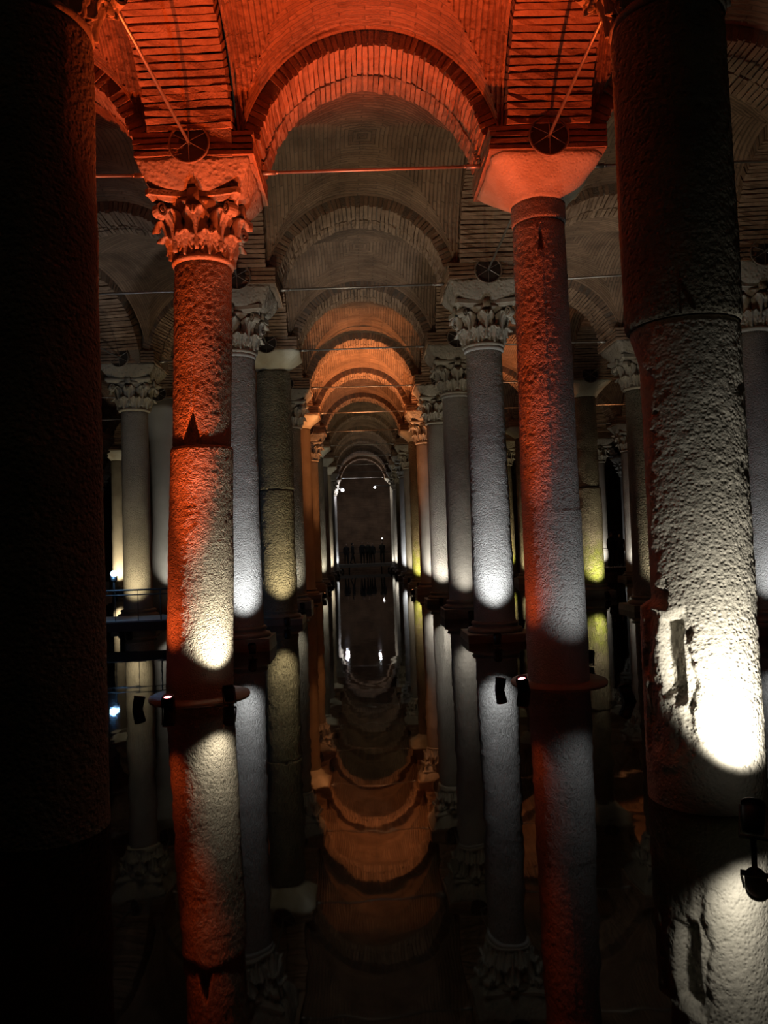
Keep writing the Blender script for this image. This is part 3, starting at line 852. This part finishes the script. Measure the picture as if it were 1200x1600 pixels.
LAMPS = [
    # near columns
    (1, 0, -.13, -.98, WHITE, 400, dict(th=.90, toff=(.22, -.38), size=86, z=.24, extra='black can spotlight standing in the water before the glaring white column')),
    (0, 1, -.20, -.95, RED, 3600, dict(th=8.0, toff=(.1, -3.3), size=72, z=.15, blend=.8, extra='red spotlight glowing on the ledge before the red left column', lstr=25)),
    (0, 1, -.62, -.75, RED, 170, dict(th=3.6, toff=(-.1, -.1), size=70, z=.12, extra='added second, smaller red spotlight beside the foot of the red left column')),  # added lamp, reddens the lower left of the shaft
    (0, 1, .52, -.70, WARM, 280, dict(th=1.5, toff=(.32, -.25), size=96, extra='warm white spotlight on the ledge before the red left column')),
    (1, 1, -.65, -.65, RED, 3600, dict(th=8.0, toff=(-2.3, -3.0), size=70, z=.15, blend=.8, extra='red spotlight glowing beside the foot of the red right column', lstr=25)),
    (1, 1, -.90, -.45, RED, 90, dict(th=4.2, toff=(-.2, -.1), size=70, z=.12, extra='added second, smaller red spotlight beside the foot of the red right column')),  # extra lamp added for more red on the right shaft
    (1, 1, .45, -1.45, COOL, 85, dict(th=2.6, z=.14, size=80, extra='white spotlight on the ledge before the red right column')),
    (0, 2, 0.36, -1.29, COOL, 423, dict()),
    (1, 2, -0.18, -1.29, COOL, 423, dict()),
    (0, 3, 0.30, -1.29, YEL, 276, dict()),
    (1, 3, 0.00, -1.29, WHITE, 145, dict()),
    (0, 4, 0.36, -1.22, WHITE, 145, dict()),
    (1, 4, -0.24, -1.29, WHITE, 423, dict()),
    (1, 5, -.8, -.85, ORANGE, 4200, dict(th=8.0, toff=(-2.0, -2.6), size=62)),
    (0, 5, .8, -.85, ORANGE, 4200, dict(th=8.0, toff=(2.0, -2.6), size=62)),
    (0, 6, .8, -.85, ORANGE, 2600, dict(th=8.0, toff=(2.0, -2.2), size=62)),
    (1, 5, 0.24, -1.36, WHITE, 390, dict()),
    (1, 6, -0.24, -1.29, YEL, 423, dict(th=1.8)),
    (1, 7, -0.36, -1.22, WARM, 292, dict()),
    (1, 8, -0.36, -1.22, COOL, 358, dict()),
    (0, 7, 0.71, -0.95, WHITE, 260, dict()),
    (0, 9, 0.71, -0.95, WHITE, 292, dict()),
    (1, 10, -0.71, -0.95, WHITE, 325, dict()),
    (0, 11, .7, -.5, COOL, 200, dict(th=2.2, size=50)),
    (1, 11, -.7, -.5, COOL, 170, dict(th=2.2, size=50)),
    # unseen uplights added behind the columns to brighten the dark vaults
    (0, 1, -.70, 1.4, WARM, 360, dict(th=8.0, toff=(2.6, 2.8), size=72, extra='added warm uplight hidden behind the red left column')),
    (1, 1, .80, 1.2, WARM, 262, dict(th=8.0, toff=(2.4, 2.8), size=72, extra='added warm uplight hidden behind the red right column')),
    (0, 2, -.80, 1.3, WARM, 315, dict(th=8.0, toff=(2.6, 2.8), size=72)),
    (1, 3, .70, 1.3, WARM, 315, dict(th=8.0, toff=(-2.4, 2.8), size=72)),
    (1, 2, .80, 1.2, WARM, 315, dict(th=8.0, toff=(2.6, 2.8), size=72)),
    (0, 6, .70, 1.3, WARM, 375, dict(th=8.0, toff=(2.4, 2.8), size=72)),
    (1, 8, -.70, 1.3, WARM, 375, dict(th=8.0, toff=(-2.4, 2.8), size=72)),
    # left aisles
    (-1, 3, 0.12, -1.29, YEL, 243, dict()),
    (-1, 4, .6, -1.6, WHITE, 200, dict(th=4.2, size=60)),
    (-2, 7, 0.12, -1.29, WARM, 683, dict()),
    (-1, 5, .3, -.85, ORANGE, 1200, dict(th=8.0, toff=(2, -1.5), size=80)),
    (-1, 2, 0.36, -1.22, WHITE, 260, dict()),
    (-2, 5, 0.12, -1.29, WHITE, 260, dict()),
    # right aisles
    (2, 2, -0.24, -1.22, COOL, 195, dict()),
    (2, 3, 0.42, -1.22, WARM, 195, dict()),
    (2, 4, 0.06, -1.29, WARM, 346, dict(th=1.9)),
    (2, 5, -.8, -.85, ORANGE, 2600, dict(th=8.0, toff=(-2, -2.2), size=62)),
    (2, 6, 0.00, -1.29, YEL, 423, dict(th=1.8)),
    (3, 5, -.8, -.85, ORANGE, 2600, dict(th=8.0, toff=(-2, -2.2), size=62)),
    (2, 7, 0.00, -1.27, YEL, 420, dict()),
    (3, 7, -0.34, -1.19, WHITE, 315, dict()),
    (4, 8, -0.34, -1.19, WHITE, 315, dict()),
    (2, 9, -0.34, -1.19, WHITE, 315, dict()),
    (3, 6, -0.36, -1.29, WHITE, 292, dict()),
    (3, 8, -0.36, -1.29, WHITE, 292, dict()),
    (4, 9, -0.36, -1.29, COOL, 292, dict()),
    (3, 10, -0.59, -1.09, COOL, 423, dict(th=2.6)),
]
for i, j, dx, dy, colr, w, kw in LAMPS:
    if (i, j) in VIS: col_lamp(i, j, dx, dy, colr, w, **kw)

# ------------------------------------------------------------------ walkways
def walkway(name, label, x0, x1, y0, y1, z, posts, rail_y, h=.95):
    t = thing(name, label, 'walkway', ((x0 + x1) / 2, (y0 + y1) / 2, 0), 0)
    cx, cy = (x0 + x1) / 2, (y0 + y1) / 2
    lx, ly = (x1 - x0) / 2, (y1 - y0) / 2
    mk('deck', MB().box(-lx, lx, -ly, ly, z - .06, z).mesh('deck', M_DECK), None, t)
    mk('edge_beam', MB().box(-lx, lx, -ly - .04, -ly + .04, z - .24, z - .03).mesh('edge_beam', M_DARKIRON if y0 < 60 else M_DECK), None, t)  # far beam takes the pale deck colour to stand for its lit edge
    n = int((x1 - x0) / 2.2)
    for k in range(n + 1):
        xx = -lx + .2 + (2 * lx - .4) * k / max(1, n)
        mk('support_leg', MB().box(xx - .05, xx + .05, -.05, .05, -.3, z - .06).mesh('support_leg', M_DARKIRON), None, t)
    for ry in rail_y:
        for dz in (h, h - .11):
            mk('rail', MB().tube((-lx, ry - cy, z + dz), (lx, ry - cy, z + dz), .02 if dz == h else .014, 8).mesh('rail', M_DARKIRON), None, t)
        m = max(2, int((x1 - x0) / posts))
        for k in range(m + 1):
            xx = -lx + .05 + (2 * lx - .1) * k / m
            mk('rail_post', MB().tube((xx, ry - cy, z - .02), (xx, ry - cy, z + h), .018 if k % 3 == 0 else .009, 6).mesh('rail_post', M_DARKIRON), None, t)
    return t
walkway('walkway', 'dark railed walkway over the water left of the channel', -11.0, -3.1, 18.0, 19.4, .47, .5, (18.05,), h=.70)
walkway('walkway', 'far visitor platform under the end wall with railing', -4.0, 4.3, 62.1, 64.3, .55, .9, (64.2,))
walkway('walkway', 'distant railed walkway in the aisles right of the channel', 8.5, 20.0, 37.9, 39.2, .50, 1.2, (38.0,))

# ------------------------------------------------------------------ people
CLOTH = [mat_plain('dark coat cloth', (.012, .012, .014), .9), mat_plain('dark olive cloth', (.018, .018, .012), .9), mat_plain('charcoal cloth', (.022, .022, .022), .9)]
SKIN = mat_plain('skin', (.38, .24, .17), .6); HAIR = mat_plain('dark hair', (.015, .011, .008), .6)
def person(loc, heading, h, label, stride=.0, arm=(0.0, 0.0), cloth=0, lean=0.0):
    k = h / 1.75
    t = thing('person', label, 'person', loc, heading, 'visitors')
    V = [(0, 0, .93), (0, -.01, 1.10), (0, -.01, 1.28), (0, 0, 1.43), (0, 0, 1.52)]
    rad = [(.18, .14), (.17, .13), (.185, .13), (.14, .10), (.06, .06)]
    E = [(0, 1), (1, 2), (2, 3), (3, 4)]
    for s_, sw in ((-1, stride), (1, -stride)):
        b = len(V)
        V += [(s_ * .10, sw * .1, .88), (s_ * .11, sw * .45 - .02, .50), (s_ * .11, sw * .75 + (.08 if sw > 0 else 0), .09), (s_ * .12, sw * .75 - .13, .04)]
        rad += [(.095, .10), (.068, .07), (.048, .05), (.04, .032)]
        E += [(0, b), (b, b + 1), (b + 1, b + 2), (b + 2, b + 3)]
    for s_, up in ((-1, arm[0]), (1, arm[1])):
        b = len(V)
        if up < .5: pts = [(s_ * .19, 0, 1.40), (s_ * .225, .02 - up * .1, 1.13), (s_ * .215, -.05 - up * .3, .90), (s_ * .205, -.08 - up * .3, .81)]
        else: pts = [(s_ * .19, 0, 1.40), (s_ * .23, -.16, 1.20), (s_ * .12, -.36, 1.36), (s_ * .08, -.40, 1.43)]
        V += pts; rad += [(.068, .068), (.05, .05), (.038, .038), (.036, .026)]
        E += [(3, b), (b, b + 1), (b + 1, b + 2), (b + 2, b + 3)]
    me = bpy.data.meshes.new('body'); me.from_pydata([tuple(c * k for c in v) for v in V], E, [])
    o = mk('body', me, CLOTH[cloth], t)
    sk = o.modifiers.new('skin', 'SKIN')
    if not me.skin_vertices: pass
    for q, rr in enumerate(rad): me.skin_vertices[0].data[q].radius = (rr[0] * k, rr[1] * k)
    me.skin_vertices[0].data[0].use_root = True
    sk.use_smooth_shade = True
    ss = o.modifiers.new('smooth', 'SUBSURF'); ss.levels = 1; ss.render_levels = 2
    # head with brow, nose and chin, set on the neck
    n, m = 16, 14; HV = []; HF = []
    for a in range(m + 1):
        ph = PI * a / m
        for b in range(n):
            th = 2 * PI * b / n
            x = .075 * math.sin(ph) * math.cos(th); y = .095 * math.sin(ph) * math.sin(th); z = .118 * math.cos(ph)
            if z < 0: x *= 1 + z * 2.2; y = y * (1 + z * .8) - .012 * (z < -.04)
            if y < -.07 and -.05 < z < .01: y -= .022 * max(0, 1 - abs(x) / .03)
            if y < -.06 and .0 < z < .025 and .015 < abs(x) < .05: y += .010
            HV.append((x * k, y * k, (1.635 + z) * k))
    for a in range(m):
        for b in range(n): HF.append((a * n + b, a * n + (b + 1) % n, (a + 1) * n + (b + 1) % n, (a + 1) * n + b))
    hd = mk('head', mesh_from('head', HV, HF, True, SKIN), None, t)
    for s_ in (-1, 1):
        mk('ear', MB().lathe([(.006, -.006), (.026, -.008), (.03, 0), (.022, .008), (.006, .004)], 10).xform(Matrix.Translation((s_ * .078 * k, .01, 1.625 * k)) @ Matrix.Rotation(PI / 2, 4, 'Y')).mesh('ear', SKIN, True), None, hd)
    hv = [(x * 1.09, y * 1.06 + .012, 1.64 * k + (z - 1.64 * k) * 1.08) for (x, y, z) in HV]
    keep = [f for f in HF if all(hv[q][2] > 1.66 * k or hv[q][1] > .0 for q in f) and all(hv[q][2] > 1.555 * k for q in f)]
    mk('hair', mesh_from('hair', hv, keep, True, HAIR), None, t)
    return t
PZ = .55
person((-1.35, 62.6, PZ), .2, 1.68, 'visitor at the left of the group on the far platform', .05, (0, 0), 0)
person((-.85, 62.9, PZ), 1.9, 1.72, 'visitor mid-step, second from the left on the far platform', .26, (0, .2), 2)
person((-.05, 62.3, PZ), .1, 1.78, 'tallest dark figure in the middle of the group on the far platform', .04, (0, 1), 0)
person((.42, 62.6, PZ), -.3, 1.75, 'figure standing close against the tallest one on the far platform', .06, (.1, .0), 1)
person((.78, 62.9, PZ), -.1, 1.66, 'figure right of the close pair on the far platform', .04, (0, 0), 2)
person((1.55, 62.7, PZ), .0, 1.76, 'visitor at the right of the group, light above the head', .05, (1, 0), 1)
person((12.45, 38.5, .50), .4, 1.72, 'dark visitor on the distant walkway in the right aisles', .05, (0, 0), 0)
person((12.95, 38.6, .50), -.5, 1.66, 'second visitor, further right on the distant right walkway', .05, (0, 0), 2)

# ------------------------------------------------------------------ small lights in view
def bulb(pos, colr, strength, r, label, watt=0, post=None):
    t = thing('small_lamp', label, 'lamp', pos)
    m = mat_plain('glowing bulb', (.8, .8, .8), .3, 0, .02, colr, strength)
    prof = [(r * math.sin(PI * k / 10) + .001, -r * math.cos(PI * k / 10)) for k in range(11)]
    mk('bulb', MB().lathe(prof, 16).mesh('bulb', m, True), None, t)
    mk('housing', MB().lathe([(r * .5, r * .7), (r * 1.15, r * .75), (r * 1.2, r * 1.1), (r * .4, r * 1.9), (r * .2, r * 2)] if not post else [(r * .3, -r * 2.6), (r * .9, -r * 2.2), (r * 1.0, -r * .8), (r * .6, -r * .75)], 16).mesh('housing', M_BLACK, True), None, t)
    if post: mk('bracket', MB().tube((0, 0, -r * 2.4), (0, 0, post), r * .35, 8).mesh('bracket', M_BLACK), None, t)
    if watt:
        ld = bpy.data.lights.new('glow', 'POINT'); ld.energy = watt; ld.color = colr; ld.shadow_soft_size = r
        lo = bpy.data.objects.new('glow', ld); COL.objects.link(lo); lo.parent = t; lo.location = (0, -r * 3, 0)
    return t
bulb((-5.77, 18.06, 1.56), (.25, .55, 1.0), 14, .075, 'blue-white lamp on the walkway railing beside the black column', 25, -.42)
def arm_bulb(pos, colr, strength, r, label, anchor, watt):
    t = bulb(pos, colr, strength, r, label, watt)
    mk('bracket', MB().tube((0, 0, r * 1.8), Vector(anchor) - Vector(pos), .03, 8).mesh('bracket', M_BLACK), None, t)
arm_bulb((-1.45, 61.0, 6.45), (.95, .93, 1.0), 40, .12, 'bright lamp bracketed high on the last column, left of the channel', (gx(0) + .38, 61.19, 6.6), 60)
arm_bulb((1.10, 61.0, 6.60), (1, .97, .95), 25, .08, 'smaller lamp bracketed high on the last column, right of the channel', (gx(1) - .38, 61.19, 6.7), 40)
bulb((1.62, 64.18, 2.55), (1, .95, .9), 14, .06, 'small post light above the visitors at the far platform', 0, -2.0)
